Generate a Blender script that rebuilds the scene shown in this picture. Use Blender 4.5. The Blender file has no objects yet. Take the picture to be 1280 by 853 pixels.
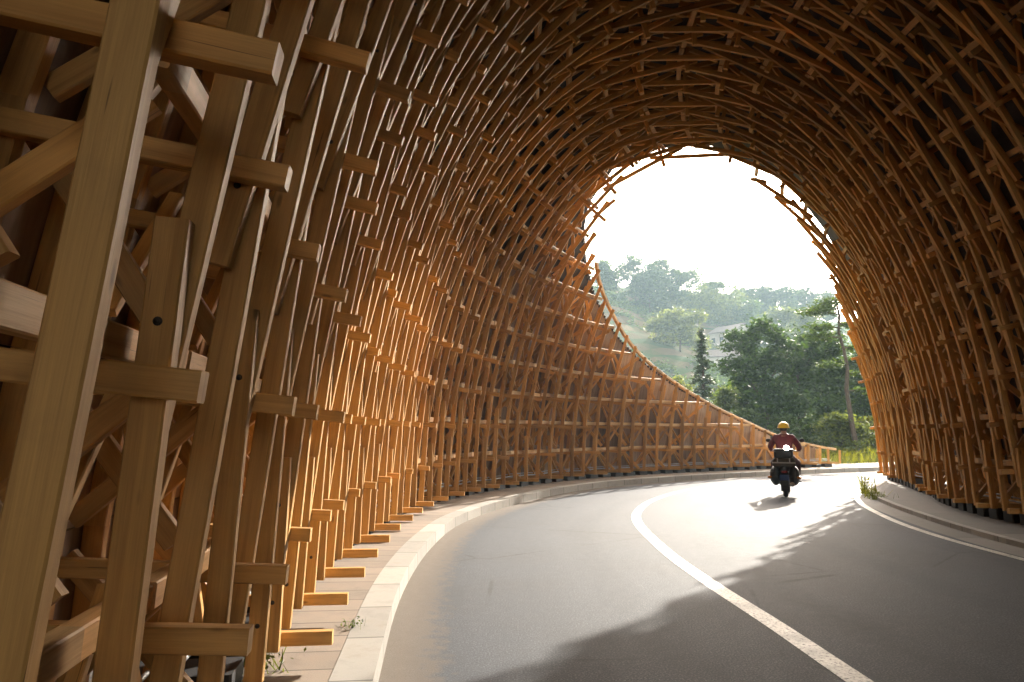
import bpy, bmesh, math, random
import numpy as np
from mathutils import Vector, Matrix, Quaternion
R = math.radians
rnd = random.Random(11)
nrg = np.random.default_rng(5)
sc = bpy.context.scene
col = sc.collection
V = Vector

# ------------------------------------------------------------------ scene, camera, light
W = bpy.data.worlds.new("World"); sc.world = W; W.use_nodes = True
nt = W.node_tree; nt.nodes.clear()
SUN_AZ, SUN_EL = R(30), R(26)
sky = nt.nodes.new("ShaderNodeTexSky"); sky.sky_type = 'NISHITA'; sky.sun_disc = False
sky.sun_elevation = SUN_EL; sky.sun_rotation = SUN_AZ
sky.air_density = 1.0; sky.dust_density = 3.0; sky.ozone_density = 1.0
bg = nt.nodes.new("ShaderNodeBackground"); bg.inputs[1].default_value = 0.15
wo = nt.nodes.new("ShaderNodeOutputWorld")
wm = nt.nodes.new('ShaderNodeMix'); wm.data_type = 'RGBA'; wm.blend_type = 'MULTIPLY'; wm.inputs[0].default_value = 1; wm.inputs[7].default_value = (1.14, 1.0, .86, 1)
hs = nt.nodes.new('ShaderNodeHueSaturation'); hs.inputs['Saturation'].default_value = .2; nt.links.new(sky.outputs[0], hs.inputs['Color']); nt.links.new(hs.outputs[0], wm.inputs[6]); nt.links.new(wm.outputs[2], bg.inputs[0]); nt.links.new(bg.outputs[0], wo.inputs[0])
sd = bpy.data.lights.new("sun", 'SUN'); sd.energy = 2.7; sd.angle = R(0.6); sd.color = (1.0, 0.92, 0.80)
so = bpy.data.objects.new("sun", sd); col.objects.link(so)
sv = V((math.sin(SUN_AZ) * math.cos(SUN_EL), math.cos(SUN_AZ) * math.cos(SUN_EL), math.sin(SUN_EL)))
so.rotation_euler = sv.to_track_quat('Z', 'Y').to_euler(); so.location = (30, 40, 40)
CAMH = 1.5; PITCH = math.atan((540 - 426.5) / 853.0)
cd = bpy.data.cameras.new("camera"); cd.sensor_width = 36; cd.lens = 36 * 853 / 1280.0
cd.clip_start = 0.05; cd.clip_end = 3000
co = bpy.data.objects.new("camera", cd); col.objects.link(co)
co.location = (0, 0, CAMH); co.rotation_euler = (R(90) + PITCH, 0, 0); sc.camera = co
sc.view_settings.view_transform = 'Standard'; sc.view_settings.look = 'None'
sc.view_settings.exposure = 2.45; sc.view_settings.gamma = 1.0; sc.view_settings.use_curve_mapping = False
sc.cycles.max_bounces = 8; sc.cycles.diffuse_bounces = 7; sc.cycles.glossy_bounces = 3
sc.cycles.transmission_bounces = 4; sc.cycles.volume_bounces = 0; sc.cycles.transparent_max_bounces = 8
sc.cycles.caustics_reflective = False; sc.cycles.caustics_refractive = False
sc.cycles.use_denoising = True

def proj(p):
    x, y, z = p[0], p[1], p[2] - CAMH
    d = y * math.cos(PITCH) + z * math.sin(PITCH); v = -y * math.sin(PITCH) + z * math.cos(PITCH)
    if d < .15: return None
    return (640 + 853 * x / d, 426.5 - 853 * v / d, d)

# ------------------------------------------------------------------ materials
def mat(name):
    m = bpy.data.materials.new(name); m.use_nodes = True
    t = m.node_tree; t.nodes.clear()
    out = t.nodes.new("ShaderNodeOutputMaterial"); b = t.nodes.new("ShaderNodeBsdfPrincipled")
    t.links.new(b.outputs[0], out.inputs[0])
    return m, t, b
def N(t, kind, **kw):
    n = t.nodes.new(kind)
    for k, v in kw.items():
        if k.startswith('i_'): n.inputs[k[2:].replace('_', ' ')].default_value = v
        else: setattr(n, k, v)
    return n
def ramp(t, src, stops):
    r = t.nodes.new("ShaderNodeValToRGB"); e = r.color_ramp.elements
    while len(e) < len(stops): e.new(0.5)
    for q, (p, c) in zip(e, stops): q.position = p; q.color = (c[0], c[1], c[2], 1) if not isinstance(c, (int, float)) else (c, c, c, 1)
    t.links.new(src, r.inputs[0]); return r
def mixc(t, fac, a, b, mode='MIX'):
    m = t.nodes.new("ShaderNodeMix"); m.data_type = 'RGBA'; m.blend_type = mode
    for sock, v in ((m.inputs[0], fac), (m.inputs[6], a), (m.inputs[7], b)):
        if hasattr(v, 'is_linked') or hasattr(v, 'links'): t.links.new(v, sock)
        elif isinstance(v, (int, float)): sock.default_value = v
        else: sock.default_value = (v[0], v[1], v[2], 1)
    return m.outputs[2]
def mapped(t, coord, scale):
    tc = t.nodes.new("ShaderNodeTexCoord"); mp = t.nodes.new("ShaderNodeMapping")
    mp.inputs['Scale'].default_value = scale
    t.links.new(tc.outputs[coord], mp.inputs[0]); return mp.outputs[0]
def noise(t, vec, scale, detail=4, rough=.55, dist=0):
    n = t.nodes.new("ShaderNodeTexNoise"); n.inputs['Scale'].default_value = scale
    n.inputs['Detail'].default_value = detail; n.inputs['Roughness'].default_value = rough
    n.inputs['Distortion'].default_value = dist
    if vec is not None: t.links.new(vec, n.inputs['Vector'])
    return n.outputs[0]
def bump(t, b, h, strength=.3, dist=.01):
    n = t.nodes.new("ShaderNodeBump"); n.inputs['Strength'].default_value = strength; n.inputs['Distance'].default_value = dist
    t.links.new(h, n.inputs['Height']); t.links.new(n.outputs[0], b.inputs['Normal'])

def wood(name, tone, dark, grain=.5, rough=.55):
    m, t, b = mat(name)
    uv = mapped(t, 'UV', (1, 1, 1))
    g = mapped(t, 'UV', (1.1, 26, 1))
    n1 = noise(t, g, 1.0, 6, .6, .6)
    fine = noise(t, mapped(t, 'UV', (6, 240, 1)), 1.0, 3, .6)
    geo = t.nodes.new("ShaderNodeNewGeometry")
    c = ramp(t, n1, [(.28, dark), (.52, tone), (.75, tuple(min(1, x * 1.18) for x in tone))]).outputs[0]
    c = mixc(t, .22, c, ramp(t, fine, [(.3, tuple(x * .55 for x in dark)), (.7, tone)]).outputs[0])
    # each timber has its own tone
    tint = ramp(t, geo.outputs['Random Per Island'], [(0, (.5, .47, .45)), (.2, (.9, .8, .68)), (.45, (1.0, 1.0, 1.0)), (.7, (.76, .73, .70)), (.85, (1.05, .93, .78)), (1, (1.2, 1.1, .94))]).outputs[0]
    c = mixc(t, 1.0, c, tint, 'MULTIPLY')
    # weather stains and knots
    st = noise(t, uv, 2.2, 5, .65)
    c = mixc(t, ramp(t, st, [(.52, 0.0), (.72, .35)]).outputs[0], c, (.19, .11, .055))
    vo = t.nodes.new("ShaderNodeTexVoronoi"); vo.inputs['Scale'].default_value = 1.0
    t.links.new(mapped(t, 'UV', (2.6, 9, 1)), vo.inputs['Vector'])
    c = mixc(t, ramp(t, vo.outputs[0], [(.05, .75), (.11, 0.0)]).outputs[0], c, tuple(x * .35 for x in dark))
    ck = noise(t, mapped(t, 'UV', (1.6, 75, 1)), 1.0, 2, .5, .3)
    c = mixc(t, ramp(t, ck, [(.0, 0.), (.715, 0.), (.74, .75)]).outputs[0], c, tuple(x * .22 for x in dark))
    t.links.new(c, b.inputs['Base Color'])
    t.links.new(ramp(t, n1, [(.3, rough + .12), (.7, rough - .06)]).outputs[0], b.inputs['Roughness'])
    bump(t, b, fine, .25, .003)
    return m
M_beam = wood('timber', (.66, .385, .122), (.45, .24, .072))
M_web = wood('timber_weathered', (.69, .45, .20), (.52, .31, .125))

def panel_mat():
    m, t, b = mat('back_board')
    geo = t.nodes.new("ShaderNodeNewGeometry")
    n1 = noise(t, mapped(t, 'UV', (1.2, 14, 1)), 1.0, 5, .6, .4)
    c = ramp(t, n1, [(.3, (.22, .145, .09)), (.6, (.36, .25, .16)), (.8, (.44, .32, .21))]).outputs[0]
    tint = ramp(t, geo.outputs['Random Per Island'], [(0, (.45, .43, .45)), (.4, (.85, .8, .75)), (.7, (1, 1, 1)), (1, (1.25, 1.15, 1.05))]).outputs[0]
    c = mixc(t, 1.0, c, tint, 'MULTIPLY')
    t.links.new(c, b.inputs['Base Color']); b.inputs['Roughness'].default_value = .75
    return m
M_panel = panel_mat()
def simple(name, c, rough=.6, metal=0, var=.25, scale=6, bumps=0, coord='Object'):
    m, t, b = mat(name)
    n = noise(t, mapped(t, coord, (1, 1, 1)), scale, 5, .6)
    t.links.new(ramp(t, n, [(.3, tuple(x * (1 - var) for x in c)), (.7, tuple(min(1, x * (1 + var)) for x in c))]).outputs[0], b.inputs['Base Color'])
    b.inputs['Roughness'].default_value = rough; b.inputs['Metallic'].default_value = metal
    if bumps: bump(t, b, noise(t, mapped(t, coord, (1, 1, 1)), scale * 6, 3), bumps, .01)
    return m
M_plinth = simple('black_steel', (.012, .012, .014), .6)
M_shingle = simple('dark_shingle', (.035, .03, .03), .8, 0, .5, 9, .6)
M_pipe = simple('grey_conduit', (.32, .33, .33), .4, .2, .1)

# ------------------------------------------------------------------ object helpers
def link(name, me, parent=None, origin=(0, 0, 0)):
    o = bpy.data.objects.new(name, me); col.objects.link(o)
    if parent is not None:
        o.parent = parent; o.location = V(origin) - V(parent['_o'])
    else: o.location = origin
    o['_o'] = tuple(origin)
    return o
def tag(o, label=None, cat=None, group=None, kind=None):
    if label: o['label'] = label
    if cat: o['category'] = cat
    if group: o['group'] = group
    if kind: o['kind'] = kind
    return o
def empty(name, loc):
    return link(name, None, None, loc)
def strip_tmp():
    for o in bpy.data.objects:
        if '_o' in o: del o['_o']

class MB:
    def __init__(s): s.v = []; s.f = []; s.uv = []; s.sm = []
    def add(s, vs, fs, uvs=None, smooth=False):
        o = len(s.v); s.v += [tuple(p) for p in vs]
        for i, f in enumerate(fs):
            s.f.append([o + k for k in f]); s.sm.append(smooth)
            s.uv += uvs[i] if uvs else [(0, 0)] * len(f)
    def bar(s, p0, p1, a, sa, sb, ch=.005):
        """timber from p0 to p1; sa across direction a, sb across the third axis; long edges eased"""
        p0 = V(p0); p1 = V(p1); d = p1 - p0; L = d.length
        if L < .02: return
        d /= L; a = V(a); a = (a - d * a.dot(d)).normalized(); b = d.cross(a)
        x, y = sa / 2, sb / 2; c = min(ch, x * .4, y * .4)
        pr = [(-x + c, -y), (x - c, -y), (x, -y + c), (x, y - c), (x - c, y), (-x + c, y), (-x, y - c), (-x, -y + c)]
        vs = [p0 + a * q + b * w for q, w in pr] + [p1 + a * q + b * w for q, w in pr]
        u0 = rnd.random() * 40; v0 = rnd.random() * 40
        per = [0]
        for i in range(8):
            q, w = pr[i], pr[(i + 1) % 8]; per.append(per[-1] + math.hypot(q[0] - w[0], q[1] - w[1]))
        fs = []; uvs = []
        for i in range(8):
            j = (i + 1) % 8
            fs.append((i, j, 8 + j, 8 + i)); A, B = v0 + per[i], v0 + per[i + 1]
            uvs.append([(u0, A), (u0, B), (u0 + L, B), (u0 + L, A)])
        fs.append(tuple(range(7, -1, -1))); uvs.append([(u0 + pr[i][0] * .2, v0 + pr[i][1] * 1.0) for i in range(7, -1, -1)])
        fs.append(tuple(range(8, 16))); uvs.append([(u0 + pr[i][0] * .2, v0 + pr[i][1] * 1.0) for i in range(8)])
        s.add(vs, fs, uvs)
    def box(s, c, sx, sy, sz, rz=0):
        q = Matrix.Rotation(rz, 3, 'Z')
        s.bar(V(c) - V((0, 0, sz / 2)), V(c) + V((0, 0, sz / 2)), q @ V((1, 0, 0)), sx, sy, min(.012, sx * .1, sy * .1))
    def tube(s, pts, r, n=8, cap=True):
        pts = [V(p) for p in pts]; rs = r if isinstance(r, (list, tuple)) else [r] * len(pts)
        rings = []; up = V((0, 0, 1))
        for i, p in enumerate(pts):
            d = (pts[min(i + 1, len(pts) - 1)] - pts[max(i - 1, 0)]).normalized()
            a = up.cross(d)
            if a.length < .1: a = V((1, 0, 0)).cross(d)
            a.normalize(); b = d.cross(a)
            rings.append([p + (a * math.cos(2 * math.pi * k / n) + b * math.sin(2 * math.pi * k / n)) * rs[i] for k in range(n)])
        vs = [q for g in rings for q in g]; fs = []
        for i in range(len(pts) - 1):
            for k in range(n):
                fs.append((i * n + k, i * n + (k + 1) % n, (i + 1) * n + (k + 1) % n, (i + 1) * n + k))
        if cap: fs += [tuple(range(n - 1, -1, -1)), tuple((len(pts) - 1) * n + k for k in range(n))]
        s.add(vs, fs, None, True)
    def sphere(s, c, rx, ry, rz, nu=16, nv=10, top=math.pi, m=None, start=0.0):
        vs = []; fs = []
        for j in range(nv + 1):
            th = start + (top - start) * j / nv
            for i in range(nu):
                ph = 2 * math.pi * i / nu
                p = V((rx * math.sin(th) * math.cos(ph), ry * math.sin(th) * math.sin(ph), rz * math.cos(th)))
                vs.append(V(c) + (m @ p if m else p))
        for j in range(nv):
            for i in range(nu):
                fs.append((j * nu + i, (j + 1) * nu + i, (j + 1) * nu + (i + 1) % nu, j * nu + (i + 1) % nu))
        s.add(vs, fs, None, True)
    def mesh(s, name, m, origin=(0, 0, 0)):
        me = bpy.data.meshes.new(name); o = V(origin)
        me.from_pydata([tuple(V(p) - o) for p in s.v], [], s.f)
        uv = me.uv_layers.new(name='UVMap')
        uv.data.foreach_set('uv', [x for p in s.uv for x in p])
        me.polygons.foreach_set('use_smooth', s.sm)
        me.materials.append(m); me.update()
        return me
    def build(s, name, m, parent=None, origin=(0, 0, 0)):
        return link(name, s.mesh(name, m, origin), parent, origin)

def cr(P, t):
    n = len(P) - 1; i = max(0, min(int(t), n - 1)); u = t - i
    p0, p1, p2, p3 = P[max(i - 1, 0)], P[i], P[i + 1], P[min(i + 2, n)]
    return tuple(.5 * (2 * p1[k] + (p2[k] - p0[k]) * u + (2 * p0[k] - 5 * p1[k] + 4 * p2[k] - p3[k]) * u * u + (-p0[k] + 3 * p1[k] - 3 * p2[k] + p3[k]) * u ** 3) for k in range(len(p1)))
def dense(P, m=24): return [cr(P, i / m) for i in range(m * (len(P) - 1) + 1)]
def resample(P, step):
    D = dense(P); out = [D[0]]; acc = 0
    for a, b in zip(D, D[1:]):
        L = math.dist(a, b); q = step - acc
        while q <= L:
            out.append(tuple(x + (y - x) * q / L for x, y in zip(a, b))); q += step
        acc = (acc + L) % step
    return out
def lerp(P, x):
    if x <= P[0][0]: return P[0][1]
    for a, b in zip(P, P[1:]):
        if x <= b[0]: return a[1] + (b[1] - a[1]) * (x - a[0]) / (b[0] - a[0])
    return P[-1][1]

# ------------------------------------------------------------------ tunnel layout (metres; the road runs along +Y and bends right)
LP = [(-.9, -16), (-1.0, -11), (-1.0, -6), (-.85, -4), (-.72, -2), (-.76, 0), (-1.04, 2), (-1.38, 4), (-1.65, 6), (-1.77, 8), (-1.76, 10), (-1.62, 12), (-1.15, 14), (-.4, 16), (.7, 18), (2.3, 20.2), (4.8, 22.5), (9.0, 25.2), (13.3, 27.5), (15, 28.4)]
LD = dense(LP, 40)
RP = [(9.45, 16.2), (10.0, 17.6), (10.6, 19.2), (11.2, 20.9)]
PHI = [(-9, -8), (0, -9), (4, -6), (8, -1.5), (12, 2), (17, 6), (20, 10), (27.5, 20)]
HW, HT, Z0, NK = 4.75, 8.3, .27, 28
def DEP(k): return .44 + .40 * (abs(k - NK / 2) / (NK / 2)) ** .8
def theta_table():
    T = [math.pi * i / 2000 for i in range(2001)]; acc = [0]
    for a, b in zip(T, T[1:]):
        acc.append(acc[-1] + math.hypot(HW * (math.cos(a) - math.cos(b)), (HT - Z0) * (math.sin(a) - math.sin(b))))
    return T, acc
TT, TA = theta_table(); PER = TA[-1]
def k2t(k):                         # knot number (0..NK along the arc) to angle
    s = max(0, min(1, k / NK)) * PER
    i = int(np.searchsorted(TA, s)); i = max(1, min(i, 2000))
    u = (s - TA[i - 1]) / (TA[i] - TA[i - 1]); return TT[i - 1] + u * (TT[i] - TT[i - 1])
def t2k(t): return float(np.interp(t, TT, TA)) / PER * NK

class Rib:
    def __init__(s, base, ph, side, kmin=0., kmax=NK, idx=0):
        s.base = base; s.d = V((math.cos(ph), -math.sin(ph), 0)); s.f = V((math.sin(ph), math.cos(ph), 0))
        s.M = V((base[0], base[1], 0)) - s.d * (side * HW); s.kmin = kmin; s.kmax = kmax; s.idx = idx; s.sys = idx % 2
    def pt(s, k, out=0., fo=0.):
        t = k2t(k); p = s.M + s.d * (-HW * math.cos(t)) + V((0, 0, Z0 + (HT - Z0) * math.sin(t)))
        if k < 0: p.z += k * .74
        if k > NK: p.z -= (k - NK) * .74
        return p + s.nrm(k) * out + s.f * fo
    def nrm(s, k):                  # outward
        t = k2t(k)
        n = s.d * (-math.cos(t) / HW) + V((0, 0, math.sin(t) / (HT - Z0))); return n.normalized()
    def tan(s, k):
        t = k2t(k); return (s.d * (HW * math.sin(t)) + V((0, 0, (HT - Z0) * math.cos(t)))).normalized()

# cut of the far mouth: highest angle the shell reaches at each rib beyond the last full arch
CUT_L = [(16.8, 1.15), (17.0, 1.06), (17.5, .91), (18, .85), (18.5, .79), (19, .73), (20, .63), (21, .52), (22, .43), (23, .345), (24, .262), (25, .19), (26, .115), (27, .075), (27.5, .06), (28.4, .05)]
CUT_R = [(16.2, 1.40), (16.45, 1.29), (16.8, 1.19), (17.2, 1.06), (17.6, .97), (17.98, .92), (18.38, .86), (18.79, .79), (19.2, .75), (19.66, .71), (20.15, .65), (20.59, .57), (20.9, .47)]
ribs_full, ribs_left, ribs_right = [], [], []
# left bases: step along the wall
Y_FULL = 16.6; PHASE = 0.0
def left_at(y):
    for a, b in zip(LD, LD[1:]):
        if a[1] <= y <= b[1]:
            u = (y - a[1]) / (b[1] - a[1]); return (a[0] + (b[0] - a[0]) * u, y)
n_full = 33; ys = [1.256 + (16.36 - 1.256) * i / (n_full - 1) for i in range(n_full)]
# parity: the last full rib is of system A (0)
for i, y in enumerate(ys):
    b = left_at(y); ribs_full.append(Rib(b, R(lerp(PHI, y)), -1, 0, NK, idx=(n_full - 1 - i)))
# wing: step along the wall line
i0 = max(i for i, p in enumerate(LD) if p[1] <= ys[-1]); acc = 0; need = .57; k = 0
for a, b in zip(LD[i0:], LD[i0 + 1:]):
    acc += math.dist(a, b)
    if acc >= need:
        acc -= need; k += 1; need = .6
        if b[1] > 27.45: break
        km = t2k(lerp(CUT_L, b[1])); ribs_left.append(Rib(b, R(lerp(PHI, b[1])), -1, 0, km, idx=k))
k = 0
rd = dense(RP, 40); acc = 0.25; need = .49
for a, b in zip(rd, rd[1:]):
    acc += math.dist(a, b)
    if acc >= need:
        acc -= need; k += 1
        km = NK - t2k(lerp(CUT_R, b[1])); ribs_right.append(Rib(b, R(6), 1, km, NK, idx=k))
ribs_right.append(Rib((11.25, 21.05), R(6), 1, NK - t2k(.47), NK, idx=k + 1))

tunnel = empty('timber_tunnel', (3, 8, 0))
tag(tunnel, 'curved tunnel of woven honey-brown timbers, left wall tapering into a low wing', 'tunnel')

def rib_beams(r):
    """inner chord: straight timbers each spanning two knots, lapped side by side"""
    out = []
    odd = r.sys == 0
    ks = list(range(-1 if odd else 0, NK + 1, 2))
    for n, k0 in enumerate(ks):
        a, b = max(0, k0), min(NK, k0 + 2)
        if b <= a or (r in ribs_full[:5] and k0 < 0): continue
        ea = .31 + rnd.uniform(-.06, .12); eb = .31 + rnd.uniform(-.06, .12)
        lo, hi = r.kmin, r.kmax
        if r.kmax < NK: hi = r.kmax + (rnd.uniform(-.4, -.05) if r.kmax > 7.2 else -.03)
        if r.kmin > 0: lo = r.kmin - rnd.uniform(-.15, .12)
        pa, pb = r.pt(a), r.pt(b); d = pb - pa; L = d.length
        # shift to the lap side
        fo = (.033 if n % 2 else -.033) + rnd.uniform(-.006, .006)
        if r is ribs_full[0]: fo = -fo
        ta, tb = -ea / L, 1 + eb / L
        if a == 0: ta = -.08 / L
        if b == NK: tb = 1 + .08 / L
        # clip by the mouth
        if hi < b + .3: tb = min(tb, (hi - a) / (b - a))
        if lo > a - .3: ta = max(ta, (lo - a) / (b - a))
        if tb - ta < .16: continue
        jit = rnd.uniform(-.012, .012)
        mid = (a + b) / 2; nn = r.nrm(mid)
        out.append((pa + d * ta + r.f * fo + nn * (-.02 + jit), pa + d * tb + r.f * fo + nn * (-.02 - jit), nn, .09 + rnd.uniform(-.006, .006), .052 + rnd.uniform(-.004, .004)))
    return out

def rib_rest(r, mb):
    lo, hi = r.kmin, r.kmax
    odd = r.sys == 0
    # radial stubs (the short cross timbers that poke into the tunnel)
    for k in range(0, NK + 1):
        if not ((lo + .5 if lo > 0 else lo) <= k <= (hi - .5 if hi < NK else hi)): continue
        if odd and k % 2 == 0 and k not in (0, NK): continue
        if not odd and k % 2 == 1: continue
        tn = r.tan(k); n = r.nrm(k); kk = k
        off = (.0 if k in (0, NK) else (-.1 if k < NK / 2 else .1))
        low = k in (0, NK)
        if low and not odd: continue
        fo = (.1 if rnd.random() < .5 else -.1) if not low else .1
        if r is ribs_full[0]: fo = .1
        tip = -.34 - rnd.uniform(0, .05) if low else -.19 - rnd.uniform(-.03, .08)
        p = r.pt(kk) + tn * off + r.f * fo
        if low: p.z = Z0 + .03
        if k == NK and low: tip = -.2
        mb.bar(p + n * tip, p + n * (DEP(k) - .02 + rnd.uniform(-.05, .03)), tn, .078, .06)
    # webs: zigzag between the inner and outer chords
    k = math.ceil(lo); end = math.floor(hi)
    fo = .02
    while k + 1 <= end + .01:
        up = (k + r.sys) % 2 == 0
        a = r.pt(k + .1, .15 if up else DEP(k) - .09, fo); b = r.pt(k + .9, DEP(k + 1) - .09 if up else .15, fo)
        mb.bar(a, b, r.nrm(k + .5), .085, .045)
        k += 1
    # slanting braces of the side walls, in the plane of the wall
    if r.nxt is not None:
        for k in range(0, 10):
            if k + 1 > min(r.kmax, r.nxt.kmax) - .05: break
            dpt = .36 + .06 * (k % 2)
            m0 = (r.pt(k + .95, dpt) + r.nxt.pt(k + .95, dpt)) / 2
            for q in (r, r.nxt):
                mb.bar(q.pt(k + .05, dpt) * .86 + m0 * .14, q.pt(k + .05, dpt) * .06 + m0 * .94, r.nrm(k + .5), .055, .04)
    # outer chord
    k = lo
    while k < hi - .05:
        q = min(hi, math.floor(k + 1.001))
        mb.bar(r.pt(k, DEP(k) - .04, -.05), r.pt(q, DEP(q) - .04, -.05), r.nrm((k + q) / 2), .10, .06)
        k = q

all_ribs = ribs_full + ribs_left + ribs_right
for r in all_ribs: r.nxt = None
ll = ribs_full + ribs_left
for i in range(2, len(ll) - 2): ll[i].nxt = ll[i + 2] if i % 2 == 0 else None
cand = []; data = []
for r in all_ribs:
    B = rib_beams(r); data.append(B)
    for j, (p0, p1, n, sa, sb) in enumerate(B):
        pts = [proj(p0.lerp(p1, i / 8)) for i in range(9)]
        pts = [p for p in pts if p and -30 < p[0] < 1310 and -30 < p[1] < 880]
        area = 0
        for a, b in zip(pts, pts[1:]): area += math.dist(a[:2], b[:2]) * 853 * .1 / min(a[2], b[2])
        cand.append((area, id(r), j))
cand.sort(reverse=True)
own = {(c[1], c[2]) for c in cand[:100] if c[0] > 0}
for r, B in zip(all_ribs, data):
    mb = MB(); sep = []
    if not (r.kmin > 0 and r.kmin < NK * .68): rib_rest(r, mb)
    elif not B: continue
    for j, b in enumerate(B):
        if (id(r), j) in own: sep.append(b)
        else: mb.bar(*b)
    o = (r.base[0], r.base[1], Z0)
    ro = mb.build('arch_rib', M_beam, tunnel, o)
    for b in sep:
        q = MB(); q.bar(*b); q.build('beam', M_beam, ro, tuple((b[0] + b[1]) / 2))

near = [(c[1], c[2]) for c in cand[:26] if c[0] > 0]
M_bolt = simple('dark_bolt', (.09, .075, .06), .6, .5, .2)
by_id = {id(r): (r, B) for r, B in zip(all_ribs, data)}
ribobj = {}
for o in tunnel.children:
    if o.name.startswith('arch_rib'): ribobj[tuple(round(x, 3) for x in o['_o'])] = o
for rid, j in near:
    r, B = by_id[rid]; p0, p1, n, sa, sb = B[j]; ro = ribobj[tuple(round(x, 3) for x in (r.base[0], r.base[1], Z0))]
    d = (p1 - p0).normalized(); f = d.cross(n).normalized()
    if f.y > 0: f = -f
    for e in (p0 + d * .27, p1 - d * .27):
        c = e + f * (sb / 2 - .003); mb = MB(); mb.tube([c, c + f * .004], .012, 12); mb.tube([c + f * .004, c + f * .010], .007, 6)
        mb.build('bolt', M_bolt, ro, tuple(c))

# purlins: lengths of timber along the tunnel behind the beams, one line per knot
left_line = ribs_full + ribs_left
right_line = ribs_full + ribs_right
for k in range(0, NK + 1):
    line = left_line if k <= NK / 2 else right_line
    rs = [r for r in line if r.kmin + .02 <= k <= r.kmax - .02]
    if k == NK / 2: rs = ribs_full
    if len(rs) < 2: continue
    mb = MB(); i = rnd.randrange(3) * 0
    kk = k if 0 < k < NK else (.07 if k == 0 else NK - .07)
    while i < len(rs) - 1:
        j = min(i + rnd.choice((2, 3, 3, 4)), len(rs) - 1)
        for q in range(i, j):
            e0 = .02 if q == i else 0; e1 = .015 if q == j - 1 else 0
            a, b = rs[q].pt(kk, .088), rs[q + 1].pt(kk, .088)
            if q == i and i == 0: a = a + (b - a).normalized() * (.32 if k > 2 else -.5)
            sh = rs[q].tan(kk) * ((i % 2) * .02 - .01)
            d = (b - a).normalized()
            mb.bar(a + d * e0 + sh, b - d * e1 + sh, rs[q].nrm(kk), .065, .085 if 0 < k < NK else .1)
        i = j
    mb.build('purlin', M_web, tunnel, tuple(rs[0].pt(kk)))

# outer skin: boards behind the lattice, dark shingles over them
def shell(line, ks, name, m, out, gap, thick, trim):
    mb = MB()
    step = 2
    for i in range(0, len(line) - 1, 1):
        r0, r1 = line[i], line[i + 1]
        for k0 in ks:
            k1 = k0 + 1
            def clip(r, k):
                if r.kmax < NK: return min(k, r.kmax + (.4 if r.kmax > 7.2 else .3 if r.kmax > 1.2 else .12))
                if r.kmin > 0: return max(k, r.kmin - 1.3)
                return k
            c = [(r0, clip(r0, k0)), (r1, clip(r1, k0)), (r1, clip(r1, k1)), (r0, clip(r0, k1))]
            if abs(c[0][1] - c[3][1]) < .02 and abs(c[1][1] - c[2][1]) < .02: continue
            if r0.kmax < NK and max(c[2][1], c[3][1]) <= k0 + .01: continue
            if r0.kmin > 0 and min(c[0][1], c[1][1]) >= k1 - .01: continue
            p = [r.pt(k, DEP(k) + out) for r, k in c]; q = [r.pt(k, DEP(k) + out + thick) for r, k in c]
            if gap:
                cen = (p[0] + p[1] + p[2] + p[3]) / 4
                p = [x + (cen - x) * gap for x in p]; q = [x + (cen - x) * gap for x in q]
            w = (p[1] - p[0]).length + .01; h = (p[3] - p[0]).length + .01
            u = rnd.random() * 30; v = rnd.random() * 30
            uq = [(u, v), (u, v + w), (u + h, v + w), (u + h, v)]
            sd4 = [(u, v), (u + .3, v), (u + .3, v + .02), (u, v + .02)]
            mb.add(p + q, [(0, 3, 2, 1), (4, 5, 6, 7), (0, 1, 5, 4), (1, 2, 6, 5), (2, 3, 7, 6), (3, 0, 4, 7)],
                   [[uq[0], uq[3], uq[2], uq[1]], uq, sd4, sd4, sd4, sd4])
    return mb
back = []
for yb in (-15, -13.5, -12, -10.5, -9, -7.5, -6, -5, -4, -3, -2, -1.1, -.3, .5): back.append(Rib(left_at(yb), R(lerp(PHI, yb)), -1))  # unseen shell behind the camera, lengthened to cut light from the rear
back = [b for b in back if b.base[1] < ribs_full[0].base[1] - .3]
last = ribs_full[-1]; gb = V((last.base[0], last.base[1], 0)) + last.f * .75
ghost = Rib((gb.x, gb.y), R(lerp(PHI, last.base[1])), -1)
kL, kR = int(ribs_left[0].kmax) , int(ribs_right[0].kmin) + 1
lines = [(back + ribs_full, range(0, NK)), ([last] + ribs_left, range(0, NK // 2)), ([last] + ribs_right, range(NK // 2, NK)), ([last, ghost], range(kL, kR))]
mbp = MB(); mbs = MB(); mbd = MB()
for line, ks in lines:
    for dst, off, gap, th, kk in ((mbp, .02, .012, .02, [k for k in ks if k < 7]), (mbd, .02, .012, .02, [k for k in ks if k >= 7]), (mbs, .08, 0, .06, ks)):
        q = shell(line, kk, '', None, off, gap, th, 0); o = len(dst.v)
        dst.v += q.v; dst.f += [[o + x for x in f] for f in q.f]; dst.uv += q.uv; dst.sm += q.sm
mbp.build('back_panel', M_panel, tunnel, (-1, 8, 1))
M_panel_shade = simple('shaded_panel', (.045, .036, .033), .8, 0, .35, 3)  # same skin boards; shade of upper courses and right wall put into the colour
mbd.build('shaded_panel', M_panel_shade, tunnel, (3, 8, 0))
# shingle butts along the raking edge of the wing
for a, b in zip(ribs_left[2:], ribs_left[3:]):
    for i in range(4):
        t = i / 4
        ex = .28 if a.kmax > 1.2 else .1
        p = a.pt(a.kmax + ex, DEP(a.kmax) + .1).lerp(b.pt(b.kmax + ex, DEP(b.kmax) + .1), t); n = a.nrm(a.kmax)
        tn = a.tan(a.kmax)
        mbs.bar(p - n * .1, p + n * .1, tn, .05 + rnd.random() * .05, .14)
mbs.build('roof_covering', M_shingle, tunnel, (3, 8, 0))
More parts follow.
